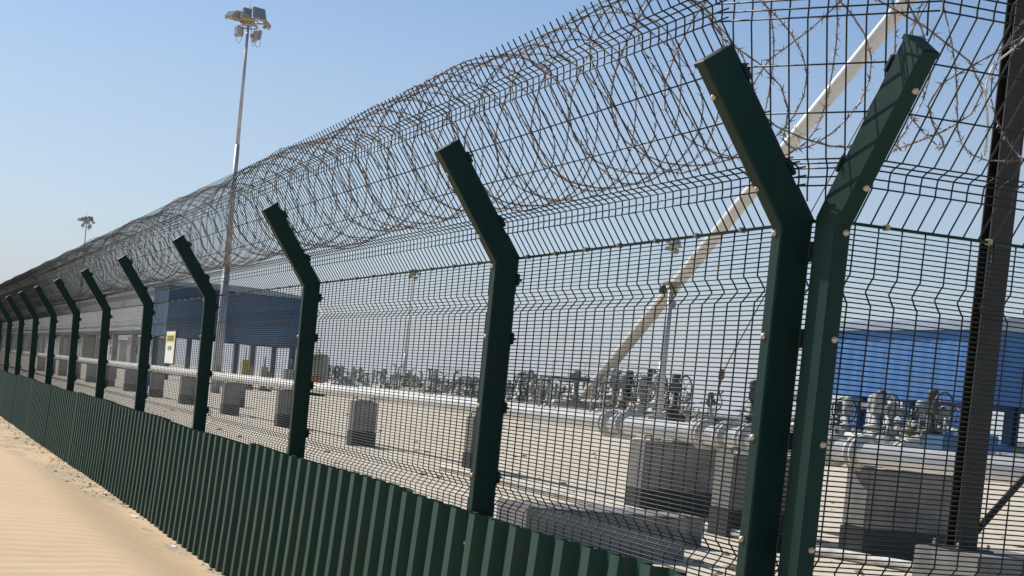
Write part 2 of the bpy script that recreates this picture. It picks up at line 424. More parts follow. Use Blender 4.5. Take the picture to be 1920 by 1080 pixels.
# short first bay, post 0 to post 1
LS = Y1-3.794+0.10
a = panel_mesh(LS, 0.0).build('mesh_panel', 'wire', fenceA); b = upper_mesh(LS-.05, 0.01).build('overhang_panel', 'wire', fenceA); r = rail(LS).build('joint_rail', 'green', fenceA)
for o in (a, b, r): placeA(o, Y1-0.025); o.location.x = MX
r.location.z = BEND
for q in range(8):
    c = clipm.build('clip', 'clip', r, (.10+q*.27, 0, 0))
# corner infill panel between the two overhangs
def PL(u): n = ufold(u); return Vector((MX-SL*u+CL*n, 3.787, BEND+CL*u+SL*n))
def PR(u): n = ufold(u); return Vector((0.135, 3.69-SL*u+CL*n, BEND+CL*u+SL*n))
inf = MB(); us = [0.06+i*(U_TOP-0.06)/60 for i in range(61)]
for u in U_ROWS: inf.tube([PL(u), PR(u)], 0.0024, 5)
dd = (PR(0.47)-PL(0.47)).normalized()
for k in range(-12, 13):
    pts = []
    for u in us:
        a_, b_ = PL(u), PR(u)
        if b_.y > a_.y-0.03: continue
        mid = (a_+b_)/2; hf = (b_-a_).length/2
        if abs(k*0.0508+.01) < hf: pts.append(mid+dd*(k*0.0508+.01))
    if len(pts) > 2: inf.tube(pts, 0.0025, 5)
inf.build('corner_infill_panel', 'wire', fenceA)

# ---- fence along +X past the corner (outward is -Y)
fenceB = empty('security_fence', (0, 0, CAMZ), 'dark green welded mesh fence crossing the right edge of the view past the corner post', 'fence')
p2 = make_post(fenceB); p2.location = (0.063, 3.585, 0)
p3 = copy_tree(p2, fenceB); p3.location = (3.11, 3.585, 0)
for o in p2.children:
    if o.name.startswith('bolt'): o.location.x = 0.034
LB = 3.0
a = panel_mesh(LB, 0.0).build('mesh_panel', 'wire', fenceB); a.location = (0.120, 3.69, 0)
b = upper_mesh(LB, 0.0).build('overhang_panel', 'wire', fenceB); b.location = (0.142, 3.69, 0)
r = rail(LB).build('joint_rail', 'green', fenceB); r.location = (0.115, 3.69, BEND)
for q in range(8): clipm.build('clip', 'clip', r, (.18+q*.34, 0, 0))

# ---- corrugated sheeting at the foot of the long fence
kick = empty('corrugated_sheeting', (0, 0, 0), 'dark green ribbed metal sheeting along the foot of the fence above the sand', 'metal sheeting')
def sheet_mesh(length):
    mb = MB(); prof = []; y = 0.0; n = int(round(length/0.21))
    for i in range(n):
        y = i*0.21; prof += [(y, 0.050), (y+0.110, 0.050), (y+0.130, 0), (y+0.192, 0)]
    prof.append((n*0.21, 0.050))
    zt, zm, zb2 = CAMZ-0.482, CAMZ-0.95, -0.02
    vs = []; m_ = len(prof)
    for (z, ox) in ((zt, -0.035), (zm, -0.058), (zb2, -0.095)):
        for (yy, d) in prof: vs.append((ox+d-0.01, yy, z+0.004*math.sin(yy*2.3)*(z == zt)))
    t = 0.0012
    o_ = len(vs)
    vs += [(x+t, y, z) for x, y, z in vs]
    fs = []
    for rr in range(2):
        for i in range(m_-1):
            fs.append((rr*m_+i, rr*m_+i+1, (rr+1)*m_+i+1, (rr+1)*m_+i))
            fs.append((o_+rr*m_+i, o_+(rr+1)*m_+i, o_+(rr+1)*m_+i+1, o_+rr*m_+i+1))
    for i in range(m_-1): fs.append((i, o_+i, o_+i+1, i+1))
    mb.add(vs, fs); return mb
s0 = None; LSH = 3.15
for k in range(16):
    if s0 is None: s0 = sheet_mesh(LSH).build('sheet', 'sheet', kick, fix=False); c = s0
    else: c = s0.copy(); sc.collection.objects.link(c); c.parent = kick
    c.location = (0.008*(k % 2), 3.60-0.16+k*LSH, [0, .012, -.008, .006, .015, -.004][k % 6])

# ---- razor wire coils lying inside the leaning overhangs
def razor(path, radius, loops, seed, name, label, rx=1.0):
    rnd = random.Random(seed); mb = MB(); pts = []
    per = 28; P = 0.165
    path = [Vector(p) for p in path]
    seg = [0]
    for i in range(1, len(path)): seg.append(seg[-1]+(path[i]-path[i-1]).length)
    def at(s):
        s = max(0, min(seg[-1], s)); i = 1
        while i < len(seg)-1 and seg[i] < s: i += 1
        t = (s-seg[i-1])/(seg[i]-seg[i-1]); p = path[i-1].lerp(path[i], t)
        a = (path[max(i-1, 0)]-path[max(i-2, 0)]) if i > 1 else path[1]-path[0]
        b = path[i]-path[i-1]; tg = a.normalized().lerp(b.normalized(), min(1, t*2)).normalized(); return p, tg
    n = int(seg[-1]/P)*per
    for i in range(n):
        th = 2*math.pi*i/per; s = P*i/per + 0.078*math.sin(2.5*th) + 0.075*math.sin(1.5*th+.6)
        lp = i//per
        p, tg = at(s); side = tg.cross(Vector((0, 0, 1))).normalized(); up = side.cross(tg)
        wob = 1+0.02*math.sin(s*2.1+seed)+0.02*math.sin(s*5.3)+0.03*math.sin(1.7*th*0.37+seed)
        sag = 0.018*math.sin(s*2.09+1.0+seed)+0.01*math.sin(s*4.4)
        rr = radius*wob
        pts.append(p+side*math.cos(th)*rr*rx+up*(math.sin(th)*rr*1.03+sag))
    mb.tube(pts, 0.0024, 4, smooth=False)
    # blades: small double-pointed barbs
    acc = 0; last = pts[0]; nxt = 0.02
    for i in range(1, len(pts)):
        a, b = pts[i-1], pts[i]; d = (b-a); ln = d.length; t = d.normalized()
        while nxt <= acc+ln:
            q = a+t*(nxt-acc); u = t.orthogonal().normalized(); ang = rnd.random()*math.pi
            u = (u*math.cos(ang)+t.cross(u)*math.sin(ang)).normalized(); h = t.cross(u)
            w2, l2 = 0.0165, 0.018
            vs = [q+t*0.004-h*.0016, q+t*l2+u*w2, q-t*0.004-h*.0016, q-t*l2+u*w2, q+t*l2-u*w2, q-t*l2-u*w2, q+h*.003]
            vs += [q+t*.006+u*.003, q-t*.006+u*.003, q+t*.006-u*.003, q-t*.006-u*.003]
            mb.add(vs, [(7, 1, 6), (8, 6, 3), (9, 6, 4), (10, 5, 6), (7, 6, 8), (9, 10, 6), (0, 1, 7), (2, 8, 3), (0, 9, 4), (2, 5, 10), (0, 2, 8, 7), (0, 9, 10, 2)])
            nxt += 0.046
        acc += ln
    o = mb.build(name, 'razor', fix=False)
    tag(o, label, 'razor wire'); return o
zc = CAMZ+1.115; xc = 0.130; RAD = 0.312
razor([(xc+.0, 54, zc), (xc, 30, zc), (xc, 12, zc), (xc, 6, zc), (xc, 4.35, zc), (xc+0.05, 4.0, zc), (xc+0.22, 3.78, zc), (xc+.5, 3.72, zc), (3.2, 3.70, zc)], RAD, 0, 3,
      'razor_wire_coil', 'rusty concertina coil of razor wire lying inside the overhang along the top of the fence')

# loose bright strand hanging off the fence past the corner
mb = MB(); 
ctrl = [(0.455, 3.52, 0.76), (0.420, 3.50, 0.90), (0.440, 3.50, 1.00), (0.56, 3.50, 1.13)]
strand = []
for i in range(25):
    t = i/24*3; k = min(2, int(t)); f = t-k; strand.append(Vector(ctrl[k]).lerp(Vector(ctrl[k+1]), f)+Vector((0.01*math.sin(t*3), 0, CAMZ)))
mb.tube(strand, 0.003, 4)
for i in range(1, 24, 3):
    q = strand[i]; t = (strand[i+1]-strand[i-1]).normalized(); u = t.orthogonal().normalized(); h = t.cross(u)
    for ang in (0.4, 2.0):
        v = u*math.cos(ang)+h*math.sin(ang); mb.add([q+t*.013+v*.012, q+t*.003, q-t*.013-v*.012, q-t*.003], [(0,1,2,3)]); mb.add([q+t*.013-v*.012, q+t*.003, q-t*.013+v*.012, q-t*.003], [(0,1,2,3)])
tag(mb.build('razor_wire_strand', 'bright_steel', fix=False), 'loose bright end of razor wire sticking up at the right edge past the corner', 'razor wire')

# ---- warning sign on the fence
sg = empty('warning_sign', (0.088, 13.915, CAMZ-0.002), 'small white warning sign with a yellow caution header hung on the fence', 'sign')
SW, SH = 0.44, 0.285
def boxS(a, b, bev=0): return MB().box(a, b, bev)
# local: x = -Y direction (to the right as seen), y = +X (into fence)
sg.rotation_euler = (0, 0, -math.pi/2)
boxS((-0.03, 0.004, -0.012), (SW+0.03, 0.010, SH+0.012)).build('backing', 'black', sg)
boxS((0, 0, 0), (SW, 0.0035, SH)).build('plate', 'white', sg)
boxS((0.03, -0.0015, SH*0.66), (SW-0.03, -0.0003, SH*0.92)).build('header', 'sign_yellow', sg)
def text(s, size, x, z, parent, matn='black', name='lettering', sx=1.0):
    c = bpy.data.curves.new('t', 'FONT'); c.body = s; c.size = size; c.align_x = 'CENTER'; c.extrude = 0.0004
    o = bpy.data.objects.new('t', c); sc.collection.objects.link(o)
    dg = bpy.context.evaluated_depsgraph_get(); dg.update(); me = bpy.data.meshes.new_from_object(o.evaluated_get(dg))
    bpy.data.objects.remove(o)
    me.materials.clear(); me.materials.append(M[matn])
    for v in me.vertices: v.co = Vector((v.co.x*sx, -v.co.z, v.co.y))
    n = bpy.data.objects.new(name, me); sc.collection.objects.link(n); n.parent = parent; n.location = (x, -0.003, z); return n
text('CAUTION', 0.070, SW/2, SH*0.70, sg, sx=1.05)
text('LPG LINE', 0.05, SW/2, SH*0.42, sg, sx=0.9)
text('_____ ____', 0.02, SW*0.42, 0.02, sg)

# ------------------------------------------------------------------ pipeline on concrete sleepers
XP = 8.70; ZP = CAMZ-0.29; RP = 0.135
pl = empty('pipeline', (XP, 11, 0), 'white pipeline on concrete blocks running parallel to the fence', 'pipeline')
def flange_pair(mb, y, r=RP, x=0, z=ZP):
    for d in (-0.075, 0.035): mb.lathe([(r*1.02, 0), (r*1.62, 0.004), (r*1.62, 0.04), (r*1.02, 0.044)], (x, y+d, z), (0, 1, 0), 20)
    for k in range(8):
        a = k*math.pi/4; mb.tube([(x+math.cos(a)*r*1.4, y-0.10, z+math.sin(a)*r*1.4), (x+math.cos(a)*r*1.4, y+0.11, z+math.sin(a)*r*1.4)], 0.012, 6)
mb = MB(); mb.tube([(0, -4, ZP), (0, 30, ZP), (0, 95, ZP), (0, 300, ZP)], RP, 20); mb.build('pipe', 'pipe', pl)
FY = [2.75, 3.45, 5.5, 7.5, 8.1, 8.9, 11.2]
for y in (4.55, 7.0, 7.55, 8.15, 10.6, 11.1):
    mb = MB(); flange_pair(mb, y); mb.build('flange', 'flange', pl)
# elbow stub near the right post
mb = MB(); mb.lathe([(RP*1.05, 0), (RP*1.45, .02), (RP*1.45, .30), (RP*1.05, .32)], (0, 5.0, ZP), (0, 1, 0), 20); mb.build('sleeve', 'flange', pl)
# second, shorter pipe just behind
pl2 = empty('pipeline', (XP+1.1, 11, 0), 'second pipe just behind the white pipeline with paired flanges', 'pipeline')
mb = MB(); mb.tube([(0, 0, ZP), (0, 12, ZP), (0.0, 13, ZP)], RP*.9, 18); mb.build('pipe', 'pipe', pl2)
for y in (1.6, 5.2, 8.8, 11.8):
    mb = MB(); flange_pair(mb, y, RP*.9); mb.build('flange', 'flange', pl2)

def sleeper(w, d, h):
    root = empty('concrete_block', (0, 0, 0), 'x', 'concrete block', 'concrete blocks under the pipeline')
    MB().box((0, 0, 0.34), (w, d, h), 0.018).build('upper_block', 'concrete', root)
    MB().box((-0.003, -0.003, -0.02), (w+0.003, d+0.003, 0.34)).build('bitumen_base', 'bitumen', root)
    MB().box((w*0.5-0.17, 0.06, h), (w*0.5+0.17, d-0.06, h+0.045), 0.008).build('saddle', 'flange', root)
    for lx in (w*.12, w*.88): MB().tube([(lx-.05, d*.5, h-.02), (lx-.05, d*.5, h+.07), (lx+.05, d*.5, h+.07), (lx+.05, d*.5, h-.02)], .012, 6).build('lifting_eye', 'valve_dark', root)
    return root
spots = [ # x, y, w, label
 (8.10, 19.75, 1.15, 'wide grey concrete block under the pipe, left of the corner posts'),
 (8.30, 27.0, 0.62, 'concrete block half hidden by the second nearest post of the long fence'),
 (8.05, 33.9, 0.62, 'lone grey concrete block framed in the second mesh bay'),
 (8.30, 42.0, 0.62, 'concrete block partly behind the third nearest post'),
 (8.20, 49.0, 0.62, 'concrete block right of the light mast foot in the third mesh bay'),
 (8.35, 57.5, 0.62, 'concrete block touching the fourth post, left of the mast foot'),
 (8.35, 64.5, 0.62, 'concrete block seen just below the warning sign'),
 (8.40, 72.2, 0.62, 'concrete block just left of the fifth post'),
 (8.4, 79.5, 0.62, 'concrete block right of the sixth post'),
 (8.4, 87, 0.62, 'concrete block left of the sixth post'),
 (8.4, 94.5, 0.62, 'far concrete block right of the seventh post'),
 (8.4, 102, 0.62, 'far concrete block left of the seventh post'),
 (8.4, 109.5, 0.62, 'very far concrete block in the leftmost bays of the picture'),
 (8.4, 117, 0.62, 'farthest concrete block visible under the pipe')]
proto = sleeper(0.56, 0.40, 1.04); big = sleeper(1.22, 0.45, 1.04)
for i, (x, y, wd, lb) in enumerate(spots):
    o = None
    if wd > 1: o = big
    else: o = proto if i == 1 else copy_tree(proto)
    o.location = (x, y, 0); o['label'] = lb
o = copy_tree(big); o.location = (7.74, 16.75, 0); o['label'] = 'concrete block whose pale side shows just left of the corner posts'
o = copy_tree(big); o.location = (8.66, 15.3, 0); o['label'] = 'big grey concrete block right of the corner posts with a black base'; o.scale = (1.05, 1, 1)
# blocks of the farther row
for i, (x, y, lb) in enumerate([(12.8, 93, 'smaller grey block behind the pipe row, left of the fifth post'), (12.8, 110, 'dim grey block behind the pipe row near the far cabins'), (11.0, 60.5, 'greenish block standing behind the pipe at the mast foot')]):
    o = copy_tree(proto); o.location = (x, y, 0); o['label'] = lb; o['group'] = 'blocks of the farther row'
ys_ = MB()
for i in range(420):
    y = 9+70*random.random()**1.6; x = 0.6+random.random()*(5+y*0.45); r = random.choice([.015, .02, .03, .05])*(.7+.6*random.random())
    t = bmesh.new(); bmesh.ops.create_icosphere(t, subdivisions=1, radius=r); q = Vector((1+.8*random.random(), 1+.5*random.random(), .5+.3*random.random()))
    ys_.add([(x+v.co.x*q.x*(.8+.4*random.random()), y+v.co.y*q.y*(.8+.4*random.random()), v.co.z*q.z+r*.15) for v in t.verts], [[v.index for v in f.verts] for f in t.faces]); t.free()
tag(ys_.build('yard_stones', 'stone'), 'loose stones scattered over the bright yard inside the fence', 'stones', kind='stuff')
# low wide blocks near the fence
mb = MB().box((3.72, 13.7, -0.02), (5.47, 14.5, 0.44), 0.02)
tag(mb.build('low_concrete_block', 'concrete'), 'long low dark grey concrete block lying just behind the sheeting', 'concrete block')
mb = MB().box((5.62, 15.2, -0.02), (6.52, 15.7, 0.34), 0.02)
tag(mb.build('low_concrete_block', 'concrete'), 'short low concrete block with a bright top edge behind the long low one', 'concrete block')
gp = MB(); gp.tube([(7.75, 27, 0.06), (7.75, 25, 0.06), (7.72, 19, 0.06), (7.9, 15.5, 0.06), (8.6, 13.6, 0.06), (8.75, 11, .06), (8.8, 6, .06)], 0.060, 10)
tag(gp.build('ground_pipe', 'flange'), 'thin white pipe lying on the ground in front of the concrete blocks', 'pipe')
# block with the tall brown H column
fb = empty('steel_column', (7.28, 11.9, 0), 'tall dark brown H section steel column standing on a concrete footing at the right edge', 'steel column')
MB().box((-0.24, -0.55, -0.02), (0.75, 0.35, 0.47), 0.015).build('footing', 'concrete', fb)
mb = MB(); hw = 0.13
hw = .12; mb.box((-hw, -.07, 0.49), (hw, -.055, 9.0)); mb.box((-hw, .055, 0.49), (hw, .07, 9.0)); mb.box((-.006, -.054, 0.49), (.006, .054, 9.0))
mb.build('column', 'brown', fb)
MB().box((-.2, -.2, .47), (.2, .2, .492)).build('base_plate', 'brown', fb)
for sx in (-.165, .165):
    for sy in (-.165, .165): MB().lathe([(.016, 0), (.016, .05), (.004, .055)], (sx, sy, .49), (0, 0, 1), 6, False).build('anchor_bolt', 'bolt', fb)
MB().tube([(0.14, 0.02, 0.62), (1.5, 0.02, 2.2)], 0.035, 10).build('brace', 'brown', fb)
MB().box((-3.0, -.12, 9.0), (3.5, .12, 9.3)).build('beam', 'brown', fb)

# ------------------------------------------------------------------ valves and manifolds
def handwheel(parent, c, axis, r=0.23, m_='valve_dark'):
    mb = MB(); ax = Vector(axis).normalized(); u = ax.orthogonal().normalized(); v = ax.cross(u); c = Vector(c)
    mb.tube([c+u*math.cos(a)*r+v*math.sin(a)*r for a in [2*math.pi*k/20 for k in range(20)]], 0.026, 6, closed=True)
    for k in range(5):
        a = 2*math.pi*k/5; mb.tube([c, c+(u*math.cos(a)+v*math.sin(a))*r], 0.011, 5)
    mb.lathe([(.04, -.03), (.04, .03)], c, ax, 10)
    return mb.build('handwheel', m_, parent)
def valve(kind, mbody, mw, hgt=1.55):
    root = empty('pipe_valve', (0, 0, 0), 'x', 'valve')
    mb = MB(); mb.tube([(-.9, 0, .75), (.9, 0, .75)], 0.13, 14); mb.build('pipe_stub', 'flange', root)
    mb = MB(); mb.lathe([(.13, -.42), (.22, -.42), (.22, -.37), (.15, -.36), (.16, -.2), (.25, -.1), (.25, .1), (.16, .2), (.15, .36), (.22, .37), (.22, .42), (.13, .42)], (0, 0, .75), (1, 0, 0), 18)
    mb.lathe([(.17, .1), (.16, .3), (.21, .31), (.21, .36), (.12, .37), (.08, hgt-.95)], (0, 0, .75), (0, 0, 1), 14)
    mb.build('body', mbody, root)
    for x in (-.6, .6): MB().box((x-.06, -.12, -.02), (x+.06, .12, .62)).build('pedestal', 'concrete', root)
    MB().tube([(-.7, 0, .88), (-.7, 0, 1.15), (-.7, -.2, 1.2), (-.35, -.25, 1.2), (-.30, -.25, .95)], .018, 5).build('small_bore_line', 'valve_dark', root)
    MB().lathe([(.07, 0), (.08, .02), (.08, .05), (.02, .06)], (-.7, -.02, 1.25), (0, -1, 0), 12).build('gauge', 'white', root)
    if kind == 0:
        MB().tube([(0, 0, hgt-.3), (0, 0, hgt+.12)], .02, 6).build('stem', 'flange', root)
        handwheel(root, (0, 0, hgt-.05), (0, 0, 1), .36)
    elif kind == 1:
        mb = MB(); mb.box((-.15, -.17, hgt-.35), (.15, .13, hgt-.05), .03); mb.lathe([(.12, 0), (.14, .05), (.14, .25), (.10, .3)], (0, 0, hgt-.05), (0, 0, 1), 14); mb.build('gearbox', mbody, root)
        MB().tube([(0, -.15, hgt-.2), (0, -.34, hgt-.2)], .02, 6).build('stem', 'flange', root)
        handwheel(root, (0, -.34, hgt-.2), (0, 1, 0), .40)
    else:
        mb = MB(); mb.lathe([(.10, 0), (.17, .06), (.17, .42), (.10, .48)], (0, 0, hgt-.35), (0, 0, 1), 14)
        mb.box((.1, -.1, hgt-.3), (.42, .1, hgt-.1), .03); mb.build('actuator', mbody, root)
        MB().box((-.3, -.09, hgt-.22), (-.14, .09, hgt-.02), .02).build('terminal_box', 'valve_gray', root)
        handwheel(root, (.48, 0, hgt-.2), (1, 0, 0), .16)
    return root
V = [valve(0, 'valve_olive', 'valve_dark'), valve(1, 'valve_gray', 'valve_dark', 1.75), valve(2, 'valve_gray', 'valve_dark', 1.9), valve(1, 'valve_dark', 'valve_dark', 1.9), valve(0, 'flange', 'rust', 1.65)]
used = set()
KLBL = ['olive flat wheel valve', 'grey side wheel valve', 'grey valve with tall actuator', 'black side wheel valve', 'pale flat wheel valve']
def put(k, x, y, rz, s, label, group=None):
    if k in used: o = copy_tree(V[k])
    else: o = V[k]; used.add(k)
    o.location = (x, y, 0); o.rotation_euler = (0, 0, rz); o.scale = (s, s, s); o['label'] = label
    if group: o['group'] = group
    elif 'group' in o.keys(): del o['group']
    return o
rv = random.Random(11)
def gpt(px, X):          # ground point on the plane x = X that lies in the bearing of picture column px
    d = fw + CR*((px-PX)/F) - CU*((651+0.0943*px-PY)/F); t = (X+2.3189)/d.x
    return X, d.y*t
def zone(px):
    for lim, t in ((680, 'just right of the third post'), (790, 'midway between third and second post'), (900, 'just left of the second post'), (1010, 'just right of the second post'),
                   (1120, 'at the foot of the long boom'), (1230, 'right of the boom foot'), (1330, 'beyond the camera pole'), (1570, 'behind the corner posts')):
        if px < lim: return t
    return 'under the bright blue shed'
def putpx(k, px, X, rz, s, label, group=None):
    x, y = gpt(px, X); return put(k, x, y, rz, s, label, group)
putpx(3, 1742, 36, R(15), 1.5, 'black geared valve with a big dark handwheel in front of the middle blue shed leg')
putpx(1, 1640, 36, R(75), 1.5, 'grey geared valve just right of the corner posts, under the blue shed')
putpx(2, 1668, 38, R(10), 1.35, 'grey actuator valve between the two left legs of the bright blue shed')
putpx(3, 1408, 33, R(60), 1.45, 'black handwheel valve peeping out just left of the corner posts')
putpx(3, 1262, 33, R(30), 1.5, 'black handwheel valve at the foot of the camera pole')
putpx(1, 1200, 34, R(-20), 1.5, 'grey geared valve left of the camera pole foot')
putpx(2, 1228, 37, R(70), 1.65, 'tall grey actuator valve just behind the camera pole foot')
putpx(4, 1330, 34, R(20), 1.25, 'pale flat wheel valve between the camera pole and the corner posts')
for i in range(235):
    px = 588+(1000 if i % 5 == 0 else 700)*rv.random()**0.95; X = 38+30*rv.random()
    if i % 11 == 0: px = 1575+260*rv.random(); X = 38+3*rv.random()
    x, y = gpt(px, X)
    k = rv.choice([0, 0, 1, 1, 2, 2, 4, 4, 3]); s = (0.95+0.65*rv.random())*(1.0 if px > 1270 or px < 930 else 1.2)
    put(k, x, y, rv.random()*math.pi, s, KLBL[k]+' in the '+('near' if X < 48 else 'middle' if X < 58 else 'far')+' row, '+zone(px), 'valves of the distant manifold')
# tall vents and risers in the manifold
def riser(kind, h):
    root = empty('vent_riser', (0, 0, 0), 'x', 'vent pipe')
    mt = ['flange', 'rust', 'valve_gray', 'valve_olive'][kind]
    mb = MB(); r = [.07, .10, .14, .08][kind]; mb.tube([(0, 0, -.02), (0, 0, h-.35), (0.03, 0, h-.15), (.2, 0, h), (.4, 0, h-.03)] if kind != 2 else [(0, 0, -.02), (0, 0, h)], r, 10); mb.build('pipe', mt, root)
    for z in (h*.35, h*.7): MB().lathe([(r, 0), (r*2, .005), (r*2, .07), (r, .075)], (0, 0, z), (0, 0, 1), 12).build('flange', 'flange', root)
    MB().box((-.32, -.08, h*.5), (-.08, .12, h*.5+.35), .01).build('instrument_box', 'valve_gray', root)
    return root
RS = [riser(0, 3.1), riser(1, 3.3), riser(2, 2.9), riser(3, 3.2)]; ru = set()
for i in range(60):
    px = 590+680*rv.random(); X = 38+26*rv.random(); x, y = gpt(px, X); k = i % 4
    o = RS[k] if k not in ru else copy_tree(RS[k]); ru.add(k)
    o.location = (x, y, 0); o.rotation_euler = (0, 0, rv.random()*6.28); s = .65+.42*rv.random(); o.scale = (1, 1, s)
    o['label'] = ['thin pale vent pipe', 'red brown vent pipe', 'thick grey riser pipe', 'olive vent pipe'][k]+' rising out of the manifold '+zone(px)
    o['group'] = 'vent pipes of the distant manifold'
# pipe racks: long low headers and a few cross platforms
hdr = [(37.5, .9, .22, 38, 160, 'flange', 'pale header pipe along the near side of the distant manifold'), (41, .7, .3, 42, 190, 'valve_gray', 'grey header pipe low in the manifold'),
       (46, 1.1, .25, 50, 200, 'valve_gray', 'grey header pipe at mid height in the manifold'), (53, .9, .35, 60, 220, 'valve_olive', 'thick olive header pipe far in the manifold'),
       (62, 1.3, .3, 70, 240, 'valve_gray', 'farthest grey header pipe of the manifold')]
for x, z, r, y0, y1, mt, lb in hdr:
    e = empty('header_pipe', (x, y0, 0), lb, 'pipe')
    MB().tube([(0, 0, z), (0, y1-y0, z)], r, 12).build('pipe', mt, e)
    n = int((y1-y0)/8)
    for q in range(n): MB().box((-r*1.1, q*8+2, -.02), (r*1.1, q*8+2.4, z-r*.9)).build('support', 'concrete', e)
def platform(x, y, w, d, h, lb):
    e = empty('access_platform', (x, y, 0), lb, 'platform')
    MB().box((0, 0, h-.08), (w, d, h)).build('deck', 'valve_dark', e)
    for a in (0.05, w-.13):
        for b in (0.05, d-.13): MB().box((a, b, -.02), (a+.08, b+.08, h-.08)).build('leg', 'valve_gray', e)
    mb = MB(); 
    for zz in (h+.5, h+1.0): mb.tube([(0, 0, zz), (w, 0, zz)], .02, 6)
    for q in range(int(w)+1): mb.tube([(q*w/int(w), 0, h), (q*w/int(w), 0, h+1.0)], .02, 6)
    mb.build('railing', 'flange', e)
platform(*gpt(1030, 37), 4.4, 1.8, 2.9, 'small dark platform in the manifold left of the long boom foot')
platform(*gpt(1130, 37), 3.0, 1.8, 2.8, 'small dark platform in the manifold behind the long boom foot')
platform(*gpt(810, 37), 11.0, 2.2, 2.1, 'wide dark platform in the manifold near the middle of the picture')
# cream tank
ct = empty('storage_tank', (*gpt(593, 38), 0), 'cream vertical tank at the left end of the manifold', 'tank')
MB().lathe([(1.1, -.02), (1.1, 3.5), (.9, 3.75), (.1, 3.9)], (0, 0, 0), (0, 0, 1), 20).build('shell', 'cream_tank', ct)
MB().tube([(0, 0, 3.85), (0, 0, 4.3)], .06, 8).build('vent', 'flange', ct)
# yellow and red units under the far blue shed
def unit(x, y, w, d, h, mt, lb, cat='machine', name='pump_unit'):
    e = empty(name, (x, y, 0), lb, cat)
    MB().box((0, 0, .0), (w, d, .15)).build('skid', 'valve_dark', e)
    MB().box((w*.08, d*.1, .15), (w*.6, d*.9, h*.8), .04).build('housing', mt, e)
    MB().lathe([(h*.22, 0), (h*.24, .05), (h*.24, w*.3), (h*.1, w*.34)], (w*.6, d*.5, h*.42), (1, 0, 0), 14).build('motor', mt, e)
    MB().tube([(w*.3, d*.5, h*.8), (w*.3, d*.5, h*1.15)], .06, 8).build('exhaust', 'valve_gray', e)
unit(24.3, 118, 1.0, 1.0, 2.9, 'yellow', 'yellow machine standing under the left part of the navy blue shed')
unit(25.9, 118, .9, 1.0, 2.4, 'valve_olive', 'olive machine beside the yellow one under the navy blue shed')
unit(30.2, 120, 1.6, 1.4, 1.9, 'orange', 'orange red machine under the right part of the navy blue shed')
unit(28.4, 121, 2.6, 1.4, 2.4, 'valve_gray', 'grey machine beside the orange one under the navy blue shed')
unit(*gpt(1800, 36), 3.2, 2.0, 2.1, 'blue_steel', 'blue pump skid at the foot of the right legs of the blue shed')
unit(*gpt(1768, 35), 2.2, 1.6, 1.9, 'blue2', 'dark blue pump between the black valve and the blue shed leg')
# small coloured drums
for x, y, mt, r, h, lb in [(8.6, 68, 'blue_steel', .22, .75, 'blue drum beside the fifth fence post under the pipe'), (9.6, 61, 'orange', .14, .3, 'small orange drum on the ground below the warning sign')]:
    mb = MB(); mb.lathe([(r*.96, -.01), (r, .02), (r, h*.33), (r*1.04, h*.35), (r, h*.37), (r, h*.65), (r*1.04, h*.67), (r, h*.69), (r, h-.02), (r*.96, h)], n=18)
    tag(mb.build('drum', mt, loc=(x, y, 0)), lb, 'drum')

